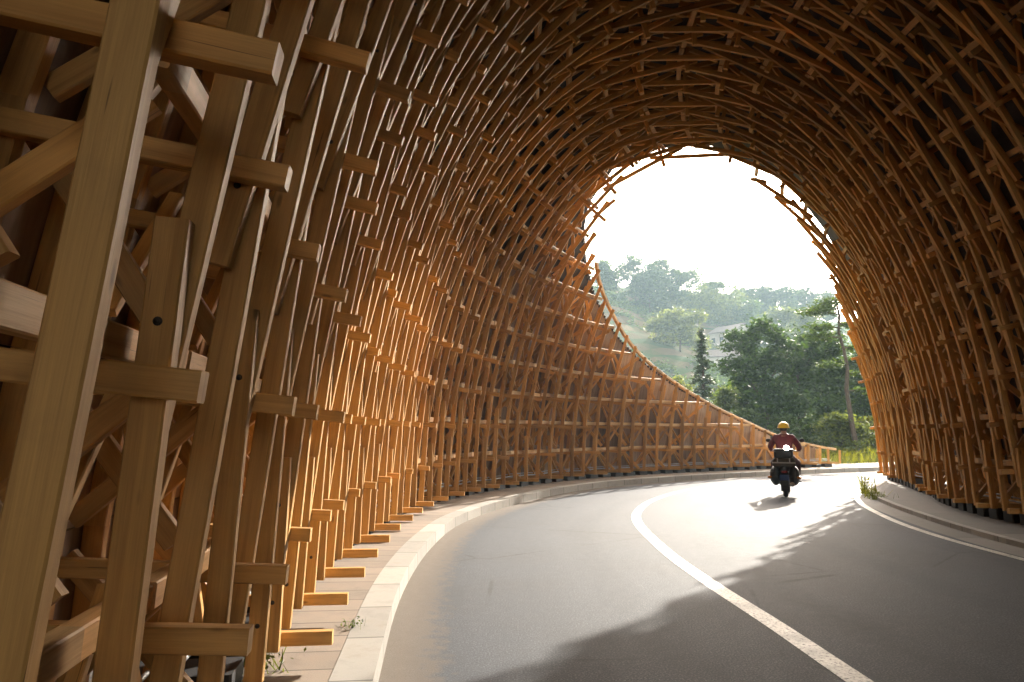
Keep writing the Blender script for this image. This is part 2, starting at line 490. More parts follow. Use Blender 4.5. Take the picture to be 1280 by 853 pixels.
# raking edge beams of the wing
mb = MB()
for a, b in zip(ribs_left[3:], ribs_left[4:]):
    for out, s in ((.11, .09),):
        p, q = a.pt(a.kmax, out), b.pt(b.kmax, out)
        mb.bar(p, q, a.nrm(a.kmax), s, .085)
mb.build('edge_beam', M_web, tunnel, tuple(ribs_left[8].pt(ribs_left[8].kmax)))
# plinth under each wall, conduits along it
for nm, line, k in (('l', [r for r in left_line], 0), ('r', [r for r in right_line], NK)):
    mb = MB()
    for a, b in zip(line, line[1:]):
        n = a.nrm(k); p = a.pt(k); q = b.pt(k)
        d = (q - p); rz = math.atan2(d.y, d.x)
        c = p.lerp(q, .5) + n * .42; c.z = .135
        mb.box(c, d.length * .62, .62, .25, rz)
        c2 = p.lerp(q, .5) + n * .7; c2.z = .13
        mb.box(c2, d.length + .01, .05, .24, rz)
    mb.build('plinth', M_plinth, tunnel, tuple(line[len(line) // 2].pt(k)))
    for off, hh in ((.3, .12), (.36, .17)):
        mb = MB(); pts = []
        for i, r in enumerate(line):
            p = r.pt(k, off); p.z = Z0 + hh + .012 * math.sin(i * 1.7); pts.append(p)
        mb.tube(pts, .016 if hh < .15 else .012, 6)
        mb.build('conduit', M_pipe, tunnel, tuple(pts[len(pts) // 2]))

# ------------------------------------------------------------------ ground, road, kerbs
def asphalt():
    m, t, b = mat('asphalt')
    obj = mapped(t, 'Object', (1, 1, 1))
    grit = noise(t, obj, 75, 4, .75); mid = noise(t, obj, 9, 5, .6); big = noise(t, obj, .55, 4, .55)
    vor = t.nodes.new("ShaderNodeTexVoronoi"); vor.inputs['Scale'].default_value = 85; t.links.new(obj, vor.inputs['Vector'])
    c = ramp(t, grit, [(.28, (.011, .015, .023)), (.50, (.033, .040, .054)), (.68, (.14, .15, .17))]).outputs[0]
    c = mixc(t, ramp(t, mid, [(.35, 0.), (.75, .4)]).outputs[0], c, (.062, .068, .078))
    c = mixc(t, ramp(t, big, [(.42, 0.), (.65, .35)]).outputs[0], c, (.04, .039, .04))
    # dust swept against the kerb (UV x = metres from the left kerb)
    uv = t.nodes.new("ShaderNodeUVMap"); sx = t.nodes.new("ShaderNodeSeparateXYZ"); t.links.new(uv.outputs[0], sx.inputs[0])
    ad = N(t, "ShaderNodeMath", operation='MULTIPLY_ADD'); t.links.new(mid, ad.inputs[0]); ad.inputs[1].default_value = -.55; t.links.new(sx.outputs[0], ad.inputs[2])
    c = mixc(t, ramp(t, ad.outputs[0], [(0, .7), (.18, 0.)]).outputs[0], c, (.15, .115, .08))
    sp = ramp(t, vor.outputs[0], [(.04, 1.), (.1, 0.)]).outputs[0]
    ms = N(t, "ShaderNodeMath", operation='MULTIPLY'); t.links.new(sp, ms.inputs[0]); t.links.new(ramp(t, grit, [(.5, 0.), (.6, .5)]).outputs[0], ms.inputs[1])
    c = mixc(t, ms.outputs[0], c, (.2, .18, .16))
    # tyre-polished tracks, cracks and drips
    wv = N(t, "ShaderNodeMath", operation='MULTIPLY'); t.links.new(sx.outputs[0], wv.inputs[0]); wv.inputs[1].default_value = 3.9
    sn = N(t, "ShaderNodeMath", operation='SINE'); t.links.new(wv.outputs[0], sn.inputs[0])
    m1 = N(t, "ShaderNodeMath", operation='MULTIPLY'); t.links.new(ramp(t, sn.outputs[0], [(.45, 0.), (1., .45)]).outputs[0], m1.inputs[0]); t.links.new(ramp(t, big, [(.3, .4), (.7, 1.)]).outputs[0], m1.inputs[1])
    c = mixc(t, m1.outputs[0], c, (.026, .03, .038))
    wob = mixc(t, .35, obj, t.nodes.new("ShaderNodeTexNoise").outputs[1])
    cv = t.nodes.new("ShaderNodeTexVoronoi"); cv.feature = 'DISTANCE_TO_EDGE'; cv.inputs['Scale'].default_value = .55; t.links.new(wob, cv.inputs['Vector'])
    mk = N(t, "ShaderNodeMath", operation='MULTIPLY'); t.links.new(ramp(t, cv.outputs[0], [(.0, 1.), (.0035, 1.), (.007, 0.)]).outputs[0], mk.inputs[0]); t.links.new(ramp(t, big, [(.50, 0.), (.60, .6)]).outputs[0], mk.inputs[1])
    c = mixc(t, mk.outputs[0], c, (.012, .012, .013))
    t.links.new(c, b.inputs['Base Color'])
    t.links.new(ramp(t, mid, [(.3, .74), (.7, .86)]).outputs[0], b.inputs['Roughness']); b.inputs['Specular IOR Level'].default_value = .32
    bump(t, b, grit, .5, .006)
    return m
M_asphalt = asphalt()
def paint():
    m, t, b = mat('road_paint')
    n = noise(t, mapped(t, 'Object', (1, 1, 1)), 40, 5, .7); n2 = noise(t, mapped(t, 'Object', (1, 1, 1)), 3, 4)
    c = ramp(t, n, [(.36, (.07, .07, .075)), (.46, (.55, .53, .48)), (.7, (.72, .70, .64))]).outputs[0]
    c = mixc(t, ramp(t, n2, [(.42, 0.), (.68, .65)]).outputs[0], c, (.22, .21, .2))
    t.links.new(c, b.inputs['Base Color']); b.inputs['Roughness'].default_value = .6
    return m
M_paint = paint()
def concrete(name, c, joint, joints, dirt=(.2, .15, .1)):
    m, t, b = mat(name)
    uv = t.nodes.new("ShaderNodeUVMap"); sx = t.nodes.new("ShaderNodeSeparateXYZ"); t.links.new(uv.outputs[0], sx.inputs[0])
    obj = mapped(t, 'Object', (1, 1, 1))
    n = noise(t, obj, 5, 6, .65); f = noise(t, obj, 90, 3, .6)
    cc = ramp(t, n, [(.25, tuple(x * .72 for x in c)), (.6, c), (.85, tuple(min(1, x * 1.15) for x in c))]).outputs[0]
    cc = mixc(t, ramp(t, n, [(.5, 0.), (.72, .5)]).outputs[0], cc, dirt)
    fl = N(t, "ShaderNodeMath", operation='DIVIDE'); t.links.new(sx.outputs[1], fl.inputs[0]); fl.inputs[1].default_value = joint
    fr = N(t, "ShaderNodeMath", operation='FRACT'); t.links.new(fl.outputs[0], fr.inputs[0])
    w = joints / joint
    jm = ramp(t, fr.outputs[0], [(0, 1.), (w, 1.), (w * 1.4, 0.), (1, 0.)]).outputs[0]
    fo = N(t, "ShaderNodeMath", operation='FLOOR'); t.links.new(fl.outputs[0], fo.inputs[0])
    wn = t.nodes.new("ShaderNodeTexWhiteNoise"); wn.noise_dimensions = '1D'; t.links.new(fo.outputs[0], wn.inputs['W'])
    cc = mixc(t, 1.0, cc, ramp(t, wn.outputs[0], [(0, .78), (1, 1.1)]).outputs[0], 'MULTIPLY')
    cc = mixc(t, jm, cc, tuple(x * .3 for x in c))
    t.links.new(cc, b.inputs['Base Color']); b.inputs['Roughness'].default_value = .8
    bump(t, b, f, .3, .005)
    return m
M_kerb = concrete('kerb_stone', (.36, .34, .305), .8, .016, (.19, .155, .115))
M_walk = concrete('paving', (.25, .20, .155), .33, .012, (.2, .145, .1))
M_walk2 = concrete('shoulder_concrete', (.20, .185, .17), 2.5, .015, (.14, .11, .09))

KL = [(1.2, -40), (.3, -20), (-.02, -11), (-.15, -6), (-.22, -3), (-.34, 0), (-.55, 2), (-.79, 4.2), (-.98, 6), (-1.06, 7.6), (-1.05, 9.2), (-.92, 11), (-.56, 12.7), (-.02, 14.3), (.75, 16.1), (1.75, 17.9), (3.1, 19.6), (5.3, 21.5), (7.6, 23.1), (10.5, 24.9), (13.8, 26.6), (20, 29.6), (34, 36), (60, 47)]
def offset(P, w):
    out = []
    for i, p in enumerate(P):
        a, b = V(P[max(i - 1, 0)]), V(P[min(i + 1, len(P) - 1)]); d = (b - a).normalized(); n = V((d.y, -d.x))
        q = V(p) + n * w; out.append((q.x, q.y))
    return out
def strip(name, P, w0, w1, z, m, thick=0, kind='structure'):
    """sheet (or kerb block) between offsets w0 and w1 to the right of line P"""
    A, B = offset(P, w0), offset(P, w1); mb = MB(); s = 0
    for i in range(len(P) - 1):
        L = math.dist(P[i], P[i + 1]); a, b, c, d = A[i], A[i + 1], B[i + 1], B[i]
        top = [(q[0], q[1], z) for q in (a, b, c, d)]
        mb.add(top, [(3, 2, 1, 0)], [[(w1, s), (w1, s + L), (w0, s + L), (w0, s)]])
        if thick:
            ch = .015
            for (p, q, ww) in ((d, c, w1), (b, a, w0)):
                mb.add([(p[0], p[1], z), (q[0], q[1], z), (q[0], q[1], z - thick), (p[0], p[1], z - thick)], [(0, 3, 2, 1)],
                       [[(ww, s), (ww + .1, s), (ww + .1, s + L), (ww, s + L)]])
        s += L
    o = mb.build(name, m); o['kind'] = kind; return o
KR = resample(KL, .4)
# road: one sheet with UV x = distance from the left kerb
mb = MB(); ws = [0, .3, .7, 1.2, 2, 3.2, 4.6, 6.2, 8.0]
offs = [offset(KR, w) for w in ws]; s = 0
for i in range(len(KR) - 1):
    L = math.dist(KR[i], KR[i + 1])
    if KR[i][1] > 30 and False: break
    for j in range(len(ws) - 1):
        q = [offs[j][i], offs[j][i + 1], offs[j + 1][i + 1], offs[j + 1][i]]
        mb.add([(x, y, 0) for x, y in q], [(3, 2, 1, 0)], [[(ws[j + 1], s), (ws[j + 1], s + L), (ws[j], s + L), (ws[j], s)]])
    s += L
rd_o = mb.build('road', M_asphalt); rd_o['kind'] = 'structure'
mb = MB(); far = [(2, -60), (16, -60), (15, -8), (16, 8), (22, 17), (60, 30), (60, 40), (30, 30), (18, 24.5), (12, 21.5), (9.5, 19), (7.5, 15.5), (6.6, 11), (5.8, 4)]
mb.add([(x, y, -.004) for x, y in far], [tuple(range(len(far)))], [[(9, 9)] * len(far)])
jo = mb.build('side_road', M_asphalt); jo['kind'] = 'structure'
strip('kerb', KR, -.24, 0, .15, M_kerb, .16)
KN = [p for p in KR if p[1] < 29.3]
strip('pavement', KN, -2.6, -.243, .146, M_walk, .16)
CL = [(4.0, -40), (3.1, -20), (2.7, -11), (2.5, -6), (2.42, -3), (2.3, 0), (2.17, 2.5), (2.1, 4.4), (2.06, 5.6), (1.98, 7.1), (1.95, 8.9), (2.08, 11.5), (2.4, 13.3), (3.15, 15.5), (4.5, 18.0), (6.4, 20.3), (9, 22.3), (12, 24.1), (20, 28.0)]
strip('centre_line', resample(CL, .35), -.085, .085, .004, M_paint)
EL = [(7.0, -40), (6.1, -20), (5.8, -11), (5.75, -6), (5.85, 0), (5.95, 4), (6.02, 7), (6.05, 8.34), (6.14, 9.9), (6.40, 11.5), (6.86, 13.2), (7.32, 14.6), (7.78, 15.7), (8.15, 16.45), (8.5, 17.0)]
strip('edge_line', resample(EL, .3), -.06, .06, .004, M_paint)
RK = [(7.6, -40), (6.7, -20), (6.38, -11), (6.3, -6), (6.38, 0), (6.48, 5), (6.55, 8), (6.66, 9.5), (6.9, 11.0), (7.33, 12.9), (7.76, 14.5), (8.25, 15.9), (8.62, 16.8), (8.95, 17.5), (9.5, 18.35), (10.3, 19.4), (11.0, 20.5), (11.5, 21.3)]
RKR = resample(RK, .3)
strip('kerb_right', RKR, 0, .12, .075, M_kerb, .08)
strip('pavement_right', RKR, .122, 2.6, .07, M_walk2, .07)
# shoulder strip between the edge line and the right kerb
strip('shoulder', [p for p in RKR if p[1] < 17.2], -.42, 0, .003, M_walk2)

PQ = [(-400, -.07), (.5, -.07), (3.5, -.12), (8, -1.0), (20, -2.6), (45, -1), (60, 4), (78, 13), (100, 23), (125, 36), (150, 48), (175, 54), (230, 53), (400, 40), (900, 30)]
def hnoise(x, y):
    return (math.sin(x * .043 + 1.3) * math.cos(y * .037 - .4) + .5 * math.sin(x * .11 + y * .07) + .3 * math.sin(y * .19 - x * .13 + 2))
def tz(x, y):
    q = (y - 26.6) * .84 - (x - 9) * .54
    z = lerp(PQ, q)
    k = max(0, min(1, (q - 50) / 60))
    z += hnoise(x, y) * 3.2 * k
    if q > 60:                      # terraces on the slope
        st = 3.4; f = (z / st) % 1; z = st * (math.floor(z / st) + (f ** 4 if f < 1 else 1)) * .6 + z * .4
    return z
def ground_mat():
    m, t, b = mat('grass_ground')
    obj = mapped(t, 'Object', (1, 1, 1))
    n = noise(t, obj, .09, 6, .6); f = noise(t, obj, 1.2, 5, .7)
    c = ramp(t, n, [(.3, (.03, .055, .018)), (.5, (.05, .085, .024)), (.7, (.08, .10, .035))]).outputs[0]
    c = mixc(t, ramp(t, f, [(.4, 0.), (.7, .6)]).outputs[0], c, (.035, .06, .02))
    geo = t.nodes.new("ShaderNodeNewGeometry"); sx = t.nodes.new("ShaderNodeSeparateXYZ"); t.links.new(geo.outputs['True Normal'], sx.inputs[0])
    c = mixc(t, ramp(t, sx.outputs[2], [(.72, .7), (.86, 0.)]).outputs[0], c, (.15, .10, .065))
    t.links.new(c, b.inputs['Base Color']); b.inputs['Roughness'].default_value = 1; b.inputs['Specular IOR Level'].default_value = .05
    bump(t, b, f, .6, .3)
    return m
M_ground = ground_mat()
xs = sorted(set([-320, -240, -160, -100] + list(np.arange(-60, 200, 3.0)) + [210, 240, 280, 340, 410]))
ysg = sorted(set([-120, -60, -20, 0, 10, 18, 22, 26, 28] + list(np.arange(30, 300, 2.2)) + [310, 340, 380, 450]))
vs = [(x, y, tz(x, y)) for y in ysg for x in xs]; nx = len(xs)
fs = [(j * nx + i, j * nx + i + 1, (j + 1) * nx + i + 1, (j + 1) * nx + i) for j in range(len(ysg) - 1) for i in range(nx - 1)]
me = bpy.data.meshes.new('ground'); me.from_pydata(vs, [], fs); me.materials.append(M_ground)
me.polygons.foreach_set('use_smooth', [True] * len(fs))
g = link('ground', me); g['kind'] = 'structure'

# ------------------------------------------------------------------ vegetation
def leaf_mat(name, c, trans=.5, var=.5):
    m = bpy.data.materials.new(name); m.use_nodes = True; t = m.node_tree; t.nodes.clear()
    out = t.nodes.new("ShaderNodeOutputMaterial")
    geo = t.nodes.new("ShaderNodeNewGeometry"); oi = t.nodes.new("ShaderNodeObjectInfo")
    cc = ramp(t, geo.outputs['Random Per Island'], [(0, tuple(x * (1 - var) for x in c)), (.6, c), (1, (c[0] * (1 + 1.3 * var), c[1] * (1 + var), c[2]))]).outputs[0]
    cc = mixc(t, 1.0, cc, ramp(t, oi.outputs['Random'], [(0, (.8, .85, .9)), (1, (1.15, 1.05, .9))]).outputs[0], 'MULTIPLY')
    d = t.nodes.new("ShaderNodeBsdfPrincipled"); d.inputs['Roughness'].default_value = .55
    tr = t.nodes.new("ShaderNodeBsdfTranslucent"); mx = t.nodes.new("ShaderNodeMixShader"); mx.inputs[0].default_value = trans
    t.links.new(cc, d.inputs['Base Color'])
    t.links.new(mixc(t, 1.0, cc, (1.35, 1.3, .55), 'MULTIPLY'), tr.inputs[0])
    t.links.new(d.outputs[0], mx.inputs[1]); t.links.new(tr.outputs[0], mx.inputs[2]); t.links.new(mx.outputs[0], out.inputs[0])
    return m
M_leaf = leaf_mat('leaf_dark', (.045, .085, .026), .45)
M_leaf2 = leaf_mat('leaf_mid', (.07, .125, .034), .5)
M_leaf3 = leaf_mat('leaf_pale', (.11, .15, .055), .5)
M_leafy = leaf_mat('leaf_yellow', (.17, .19, .025), .55)
M_needle = leaf_mat('needle', (.03, .055, .022), .25)
M_bark = simple('bark', (.075, .055, .04), .9, 0, .4, 12, .6)

def leaves(cs, size, flat=.5, aspect=.5):
    """one small folded leaf face per centre"""
    n = len(cs); cs = np.asarray(cs)
    a = nrg.normal(size=(n, 3)); a[:, 2] *= flat; a /= np.linalg.norm(a, axis=1)[:, None]
    b = nrg.normal(size=(n, 3)); b -= a * np.sum(a * b, axis=1)[:, None]; b /= np.linalg.norm(b, axis=1)[:, None]
    s = size * nrg.uniform(.6, 1.3, n)[:, None]
    v = np.stack([cs - a * s, cs + b * s * aspect, cs + a * s, cs - b * s * aspect], 1).reshape(-1, 3)
    return v
def leaf_mesh(name, m, verts):
    me = bpy.data.meshes.new(name); n = len(verts) // 4
    me.vertices.add(4 * n); me.vertices.foreach_set('co', verts.astype(np.float32).ravel())
    me.loops.add(4 * n); me.loops.foreach_set('vertex_index', np.arange(4 * n, dtype=np.int32))
    me.polygons.add(n); me.polygons.foreach_set('loop_start', np.arange(0, 4 * n, 4, dtype=np.int32))
    me.update(calc_edges=True); me.validate(); me.materials.append(m)
    return me
def clumps(blobs, nclump, per, spread):
    out = []
    vol = np.array([b[3] * b[4] * b[5] for b in blobs]) ** .67; vol = vol / vol.sum()
    for i in range(nclump):
        b = blobs[nrg.choice(len(blobs), p=vol)]
        d = nrg.normal(size=3); d /= np.linalg.norm(d); rr = nrg.uniform(.45, 1.0) ** .5
        c = np.array(b[:3]) + d * rr * np.array(b[3:6])
        k = int(per * nrg.uniform(.5, 1.5))
        q = nrg.normal(size=(k, 3)) * spread * nrg.uniform(.6, 1.3); q[:, 2] *= .55
        out.append(c + q)
    return np.concatenate(out)
def limb(mb, p, q, r0, r1, n=5):
    p, q = V(p), V(q); pts = []; L = (q - p).length
    for i in range(n + 1):
        t = i / n; w = V((rnd.uniform(-1, 1), rnd.uniform(-1, 1), 0)) * L * (.025 if L < 5 else .008) * (0 < i < n)
        pts.append(p.lerp(q, t) + w + V((0, 0, .08 * L * t * (1 - t))))
    mb.tube(pts, [r0 + (r1 - r0) * i / n for i in range(n + 1)], 7)
def broad_tree(name, label, base, h, w, m, cat='tree', group=None, leaf=.16, n=260, per=40, low=.3, lean=0., dense_=1.0):
    x, y, z = base; root = empty(name, base); tag(root, label, cat, group)
    tr = MB(); blobs = []; r0 = .018 * h + .05
    top = V((x + lean, y, z + h * .72)); limb(tr, (x, y, z - .4), top, r0, r0 * .35, 7)
    nb = rnd.randint(6, 9)
    for i in range(nb):
        t = low + (.92 - low) * (i + .5) / nb; an = i * 2.4 + rnd.uniform(-.4, .4)
        pr = math.sin(math.pi * min(1, .18 + .82 * (1 - (t - low) / (1 - low)))) ** .7
        rr = w * (.30 + .28 * rnd.random()) * (1.05 - .55 * abs(t - .55))
        c = V((x + lean * t + math.cos(an) * rr, y + math.sin(an) * rr, z + h * t))
        s = w * rnd.uniform(.2, .32)
        blobs.append((c.x, c.y, c.z, s, s, s * .72))
        st = V((x + lean * t * .7, y, z + h * max(.2, t - .2))); limb(tr, st, c, r0 * .4, r0 * .1, 4)
    blobs.append((x + lean, y, z + h * .86, w * .26, w * .26, h * .13)); blobs.append((x, y, z + h * .6, w * .3, w * .3, h * .2))
    tr.build('trunk', M_bark, root, base)
    cs = clumps(blobs, int(n * dense_), per, leaf * 2.1)
    v = leaves(cs, leaf)
    me = leaf_mesh('crown', m, v - np.array(base)); link('crown', me, root, base)
    return root
def fir_tree(name, label, base, h, w, m, group=None, leaf=.13, tiers=20, power=.9):
    x, y, z = base; root = empty(name, base); tag(root, label, 'tree', group)
    tr = MB(); limb(tr, (x, y, z - .4), (x, y, z + h), .02 * h + .03, .015, 8); pts = []
    for i in range(tiers):
        t = .12 + .88 * (i + rnd.uniform(-.4, .4)) / tiers; L = w * (1 - t) ** power * rnd.uniform(.75, 1.1) + .08
        nb = rnd.randint(5, 7)
        for k in range(nb):
            an = 2 * math.pi * k / nb + i * .7 + rnd.uniform(-.25, .25); l = L * rnd.uniform(.6, 1.1)
            p0 = V((x, y, z + h * min(.99, t + rnd.uniform(-.03, .03)))); p1 = p0 + V((math.cos(an) * l, math.sin(an) * l, -.18 * l + rnd.uniform(-.1, .1)))
            tr.tube([p0, p1], [.022, .006], 4)
            m_ = int(20 + 45 * l)
            u = nrg.uniform(.15, 1.05, m_)[:, None]
            q = np.array(p0) + (np.array(p1) - np.array(p0)) * u + nrg.normal(size=(m_, 3)) * np.array([.16, .16, .08]) * (.5 + l * .35)
            pts.append(q)
    tr.build('trunk', M_bark, root, base)
    v = leaves(np.concatenate(pts), leaf, .35, .3); link('crown', leaf_mesh('crown', m, v - np.array(base)), root, base)
    return root
def pine_tree(name, label, base, h, lean, pads, m, group=None):
    x, y, z = base; root = empty(name, base); tag(root, label, 'tree', group); tr = MB()
    tip = V((x + lean, y, z + h)); P0 = V((x, y, z - .4))
    limb(tr, P0, tip, .16, .05, 9); pts = []
    for (t, an, l, s) in pads:
        p0 = P0.lerp(tip, t); p1 = p0 + V((math.cos(an) * l, math.sin(an) * l, .05 * l)); limb(tr, p0, p1, .05, .012, 4)
        k = int(380 * s); q = nrg.normal(size=(k, 3)) * np.array([s * .5, s * .5, s * .16])
        pts.append(np.array(p1) + q); k2 = int(150 * s)
        pts.append(np.array(p0.lerp(p1, .6)) + nrg.normal(size=(k2, 3)) * np.array([s * .4, s * .4, s * .14]))
    tr.build('trunk', M_bark, root, base)
    v = leaves(np.concatenate(pts), .12, .5, .3); link('crown', leaf_mesh('crown', m, v - np.array(base)), root, base)
    return root
def spot(px, D):
    x = (px - 640) / 853.0 * D; return (x, D, tz(x, D))
def topz(py, D): return CAMH + D * math.tan(PITCH + math.atan((426.5 - py) / 853.0))
G1 = 'trees close behind the wing'
b = spot(879, 46); fir_tree('conifer_tree', 'slim dark pointed conifer rising behind the sloping wing', b, topz(409, 46) - b[2], 2.1, M_needle, G1, .13, 26, 1.0)
for (px, py, D, wp, m, lb) in (
    (957, 398, 43, 84, M_leaf, 'tall dense dark green tree, highest of the clump behind the wing'),
    (928, 468, 47, 44, M_leaf2, 'leafy tree right of the pointed conifer, lower than its neighbour'),
    (997, 408, 46, 84, M_leaf, 'dark spreading tree between the tallest one and the bare-trunked pine'),
    (1032, 422, 49, 62, M_leaf2, 'green tree standing just left of the bare pine trunk'),
    (1080, 436, 48, 72, M_leaf2, 'loose green tree right of the pine trunk, beside the tunnel foot')):
    b = spot(px, D); w = wp / 853 * D
    broad_tree('leafy_tree', lb, b, topz(py, D) - b[2], w, m, 'tree', G1, leaf=.15, n=270, per=42, low=.2)
b = spot(1068, 37)
pine_tree('pine_tree', 'tall thin pine with bare dark trunk and flat branch pads beside the tunnel mouth', b, topz(372, 37) - b[2], -.75,
          [(.97, 3.0, .3, .8), (.93, 2.7, 1.0, .8), (.9, 3.4, 1.5, .75), (.84, .2, .8, .7), (.82, 2.9, 1.1, .8), (.76, 3.3, 1.4, .7), (.7, .1, 1.0, .6), (.6, 3.0, .9, .55), (.55, .3, 1.2, .6), (.45, .2, .9, .5)], M_leaf, G1)
G2 = 'bushes at the roadside beyond the wing'
for (px, py, D, wp, m, lb) in (
    (1048, 520, 38, 40, M_leaf3, 'sunlit pale green bush under the pine'),
    (1018, 528, 41, 34, M_leaf2, 'mid green bush behind the low tip of the wing'),
    (1085, 525, 40, 34, M_leafy, 'yellow-green bush right of the pine trunk'),
    (905, 478, 44, 30, M_leaf3, 'pale bush right of the conifer foot, above the wing edge'),
    (848, 470, 50, 36, M_leaf3, 'pale bush left of the conifer above the wing edge'),
    (975, 520, 40, 50, M_leaf, 'dark bush behind the rider above the wing'),
    (930, 508, 41, 40, M_leaf, 'dark bush under the tallest tree above the wing')):
    b = spot(px, D); w = wp / 853 * D
    broad_tree('bush', lb, b, max(1.2, topz(py, D) - b[2]), w, m, 'bush', G2, leaf=.12, n=110, per=40, low=.1)
G3 = 'trees on the far hill'
hill = [(797, 320, 205, 44, M_leaf, 'large dark round tree on the left hilltop'), (829, 324, 208, 44, M_leaf, 'broad dark tree second from the left in the hilltop clump'),
        (856, 336, 210, 34, M_leaf2, 'smaller tree at the right end of the hilltop clump'), (815, 340, 200, 34, M_leaf, 'low tree in front of the hilltop clump'),
        (759, 327, 195, 22, M_leaf2, 'small thin tree alone on the skyline at the left'), (893, 350, 205, 22, M_leaf2, 'small tree on the skyline right of the hilltop clump'),
        (888, 364, 202, 66, M_leaf3, 'big pale round tree above the grey house'), (852, 388, 152, 46, M_leaf3, 'pale tree left of the big round one on the slope'),
        (930, 374, 206, 34, M_leaf2, 'tree on the slope right of the big pale tree'),
        (935, 360, 225, 30, M_leaf2, 'leftmost tree of the low far ridge'), (962, 361, 228, 34, M_leaf, 'second tree of the low far ridge'),
        (990, 358, 226, 34, M_leaf2, 'third tree of the low far ridge'), (1016, 358, 230, 32, M_leaf, 'fourth tree of the low far ridge'),
        (1038, 363, 225, 30, M_leaf2, 'rightmost tree of the low far ridge by the tunnel edge'), (975, 385, 170, 34, M_leaf3, 'pale tree on the slope above the dark clump'),
        (1010, 390, 165, 40, M_leaf3, 'pale tree on the slope near the pine top'),
        (957, 402, 165, 30, M_leaf2, 'green tree right of the grey house')]
for (px, py, D, wp, m, lb) in hill:
    b = spot(px, D); w = wp / 853 * D; h = max(4.5, topz(py, D) - b[2])
    broad_tree('hill_tree', lb, b, h, w, m, 'tree', G3, leaf=.40, n=260, per=26, low=.12)
# hillside scrub: one mass
pts = []
for i in range(5200):
    px = rnd.uniform(725, 1075); D = rnd.uniform(85, 250); x = (px - 640) / 853 * D; z = tz(x, D)
    dn = hnoise(x * 2.2, D * 2.2) + .35 * hnoise(x * 5, D * 5)
    q = (D - 26.6) * .84 - (x - 9) * .54
    thr = .25 if px < 870 else -.5
    if dn < thr: continue
    s = rnd.uniform(.5, 1.5)
    k = int(16 + 14 * s); c = nrg.normal(size=(k, 3)) * np.array([s * .8, s * .8, s * .5]); c[:, 2] = np.abs(c[:, 2])
    pts.append(np.array([x, D, z]) + c)
v = leaves(np.concatenate(pts), .38)
o = link('hillside_scrub', leaf_mesh('hillside_scrub', M_leaf2, v)); tag(o, 'scrub and shrubs covering the terraced far hillside', 'scrub', kind='stuff')
# roadside grass beyond the road
pts = []
for i in range(7000):
    x = rnd.uniform(13, 30); q = rnd.uniform(.6, 5.5); y = 26.6 + (q + (x - 9) * .54) / .84
    if y < 27.5: continue
    pts.append((x, y, tz(x, y) + rnd.uniform(.02, .45) * (1 + .5 * math.sin(x * 2.1 + y))))
def blades(pts, L, lean=.35):
    cs = np.asarray(pts); n = len(cs); a = nrg.normal(size=(n, 3)) * lean; a[:, 2] = 1; a /= np.linalg.norm(a, axis=1)[:, None]
    b = nrg.normal(size=(n, 3)); b[:, 2] = 0; b /= np.linalg.norm(b, axis=1)[:, None]
    s = L * nrg.uniform(.6, 1.3, n)[:, None]
    return np.stack([cs - b * s * .035, cs + b * s * .035, cs + a * s + b * s * .01, cs + a * s - b * s * .01], 1).reshape(-1, 3)
o = link('roadside_grass', leaf_mesh('roadside_grass', M_leafy, blades(pts, .3, .6))); tag(o, 'sunlit yellow-green grass on the verge beyond the road', 'grass', kind='stuff')
# weeds
def weed(base, label, h, n, m, spread=.12, cat='weed'):
    root = empty('weed', base); tag(root, label, cat)
    p = [(base[0] + rnd.gauss(0, spread), base[1] + rnd.gauss(0, spread), base[2]) for i in range(n)]
    v = blades(p, h, .45); link('blade_tuft', leaf_mesh('blade_tuft', m, v - np.array(base)), root, base)
    st = MB()
    for i in range(max(3, n // 14)):
        q = V(p[i]); tp = q + V((rnd.gauss(0, .1) * h, rnd.gauss(0, .1) * h, h * rnd.uniform(.9, 1.5))); st.tube([q, q.lerp(tp, .5) + V((.01, 0, 0)), tp], [.005, .004, .002], 4)
    st.build('stem', m, root, base)
    cs = np.concatenate([np.array(base) + nrg.normal(size=(n, 3)) * np.array([spread, spread, h * .25]) + np.array([0, 0, h * .6])])
    link('leaf_cluster', leaf_mesh('leaf_cluster', m, leaves(cs, .012 + .05 * h) - np.array(base)), root, base)
weed((8.55, 16.75, .02), 'tall yellow weed at the tip of the right kerb', .42, 40, M_leafy, .08)
weed((8.32, 16.1, .02), 'low green weed against the right kerb just before its tip', .2, 60, M_leafy, .13)
weed((8.05, 15.4, .02), 'small dusty weed in the gutter of the right kerb', .16, 60, M_leaf3, .15)
weed((-1.13, 5.0, .15), 'tiny green weed in the joint behind the left kerb', .05, 26, M_leaf3, .05)
weed((-1.42, 4.1, .15), 'small weed on the paving at the foot of the left timbers', .12, 30, M_leaf3, .07)

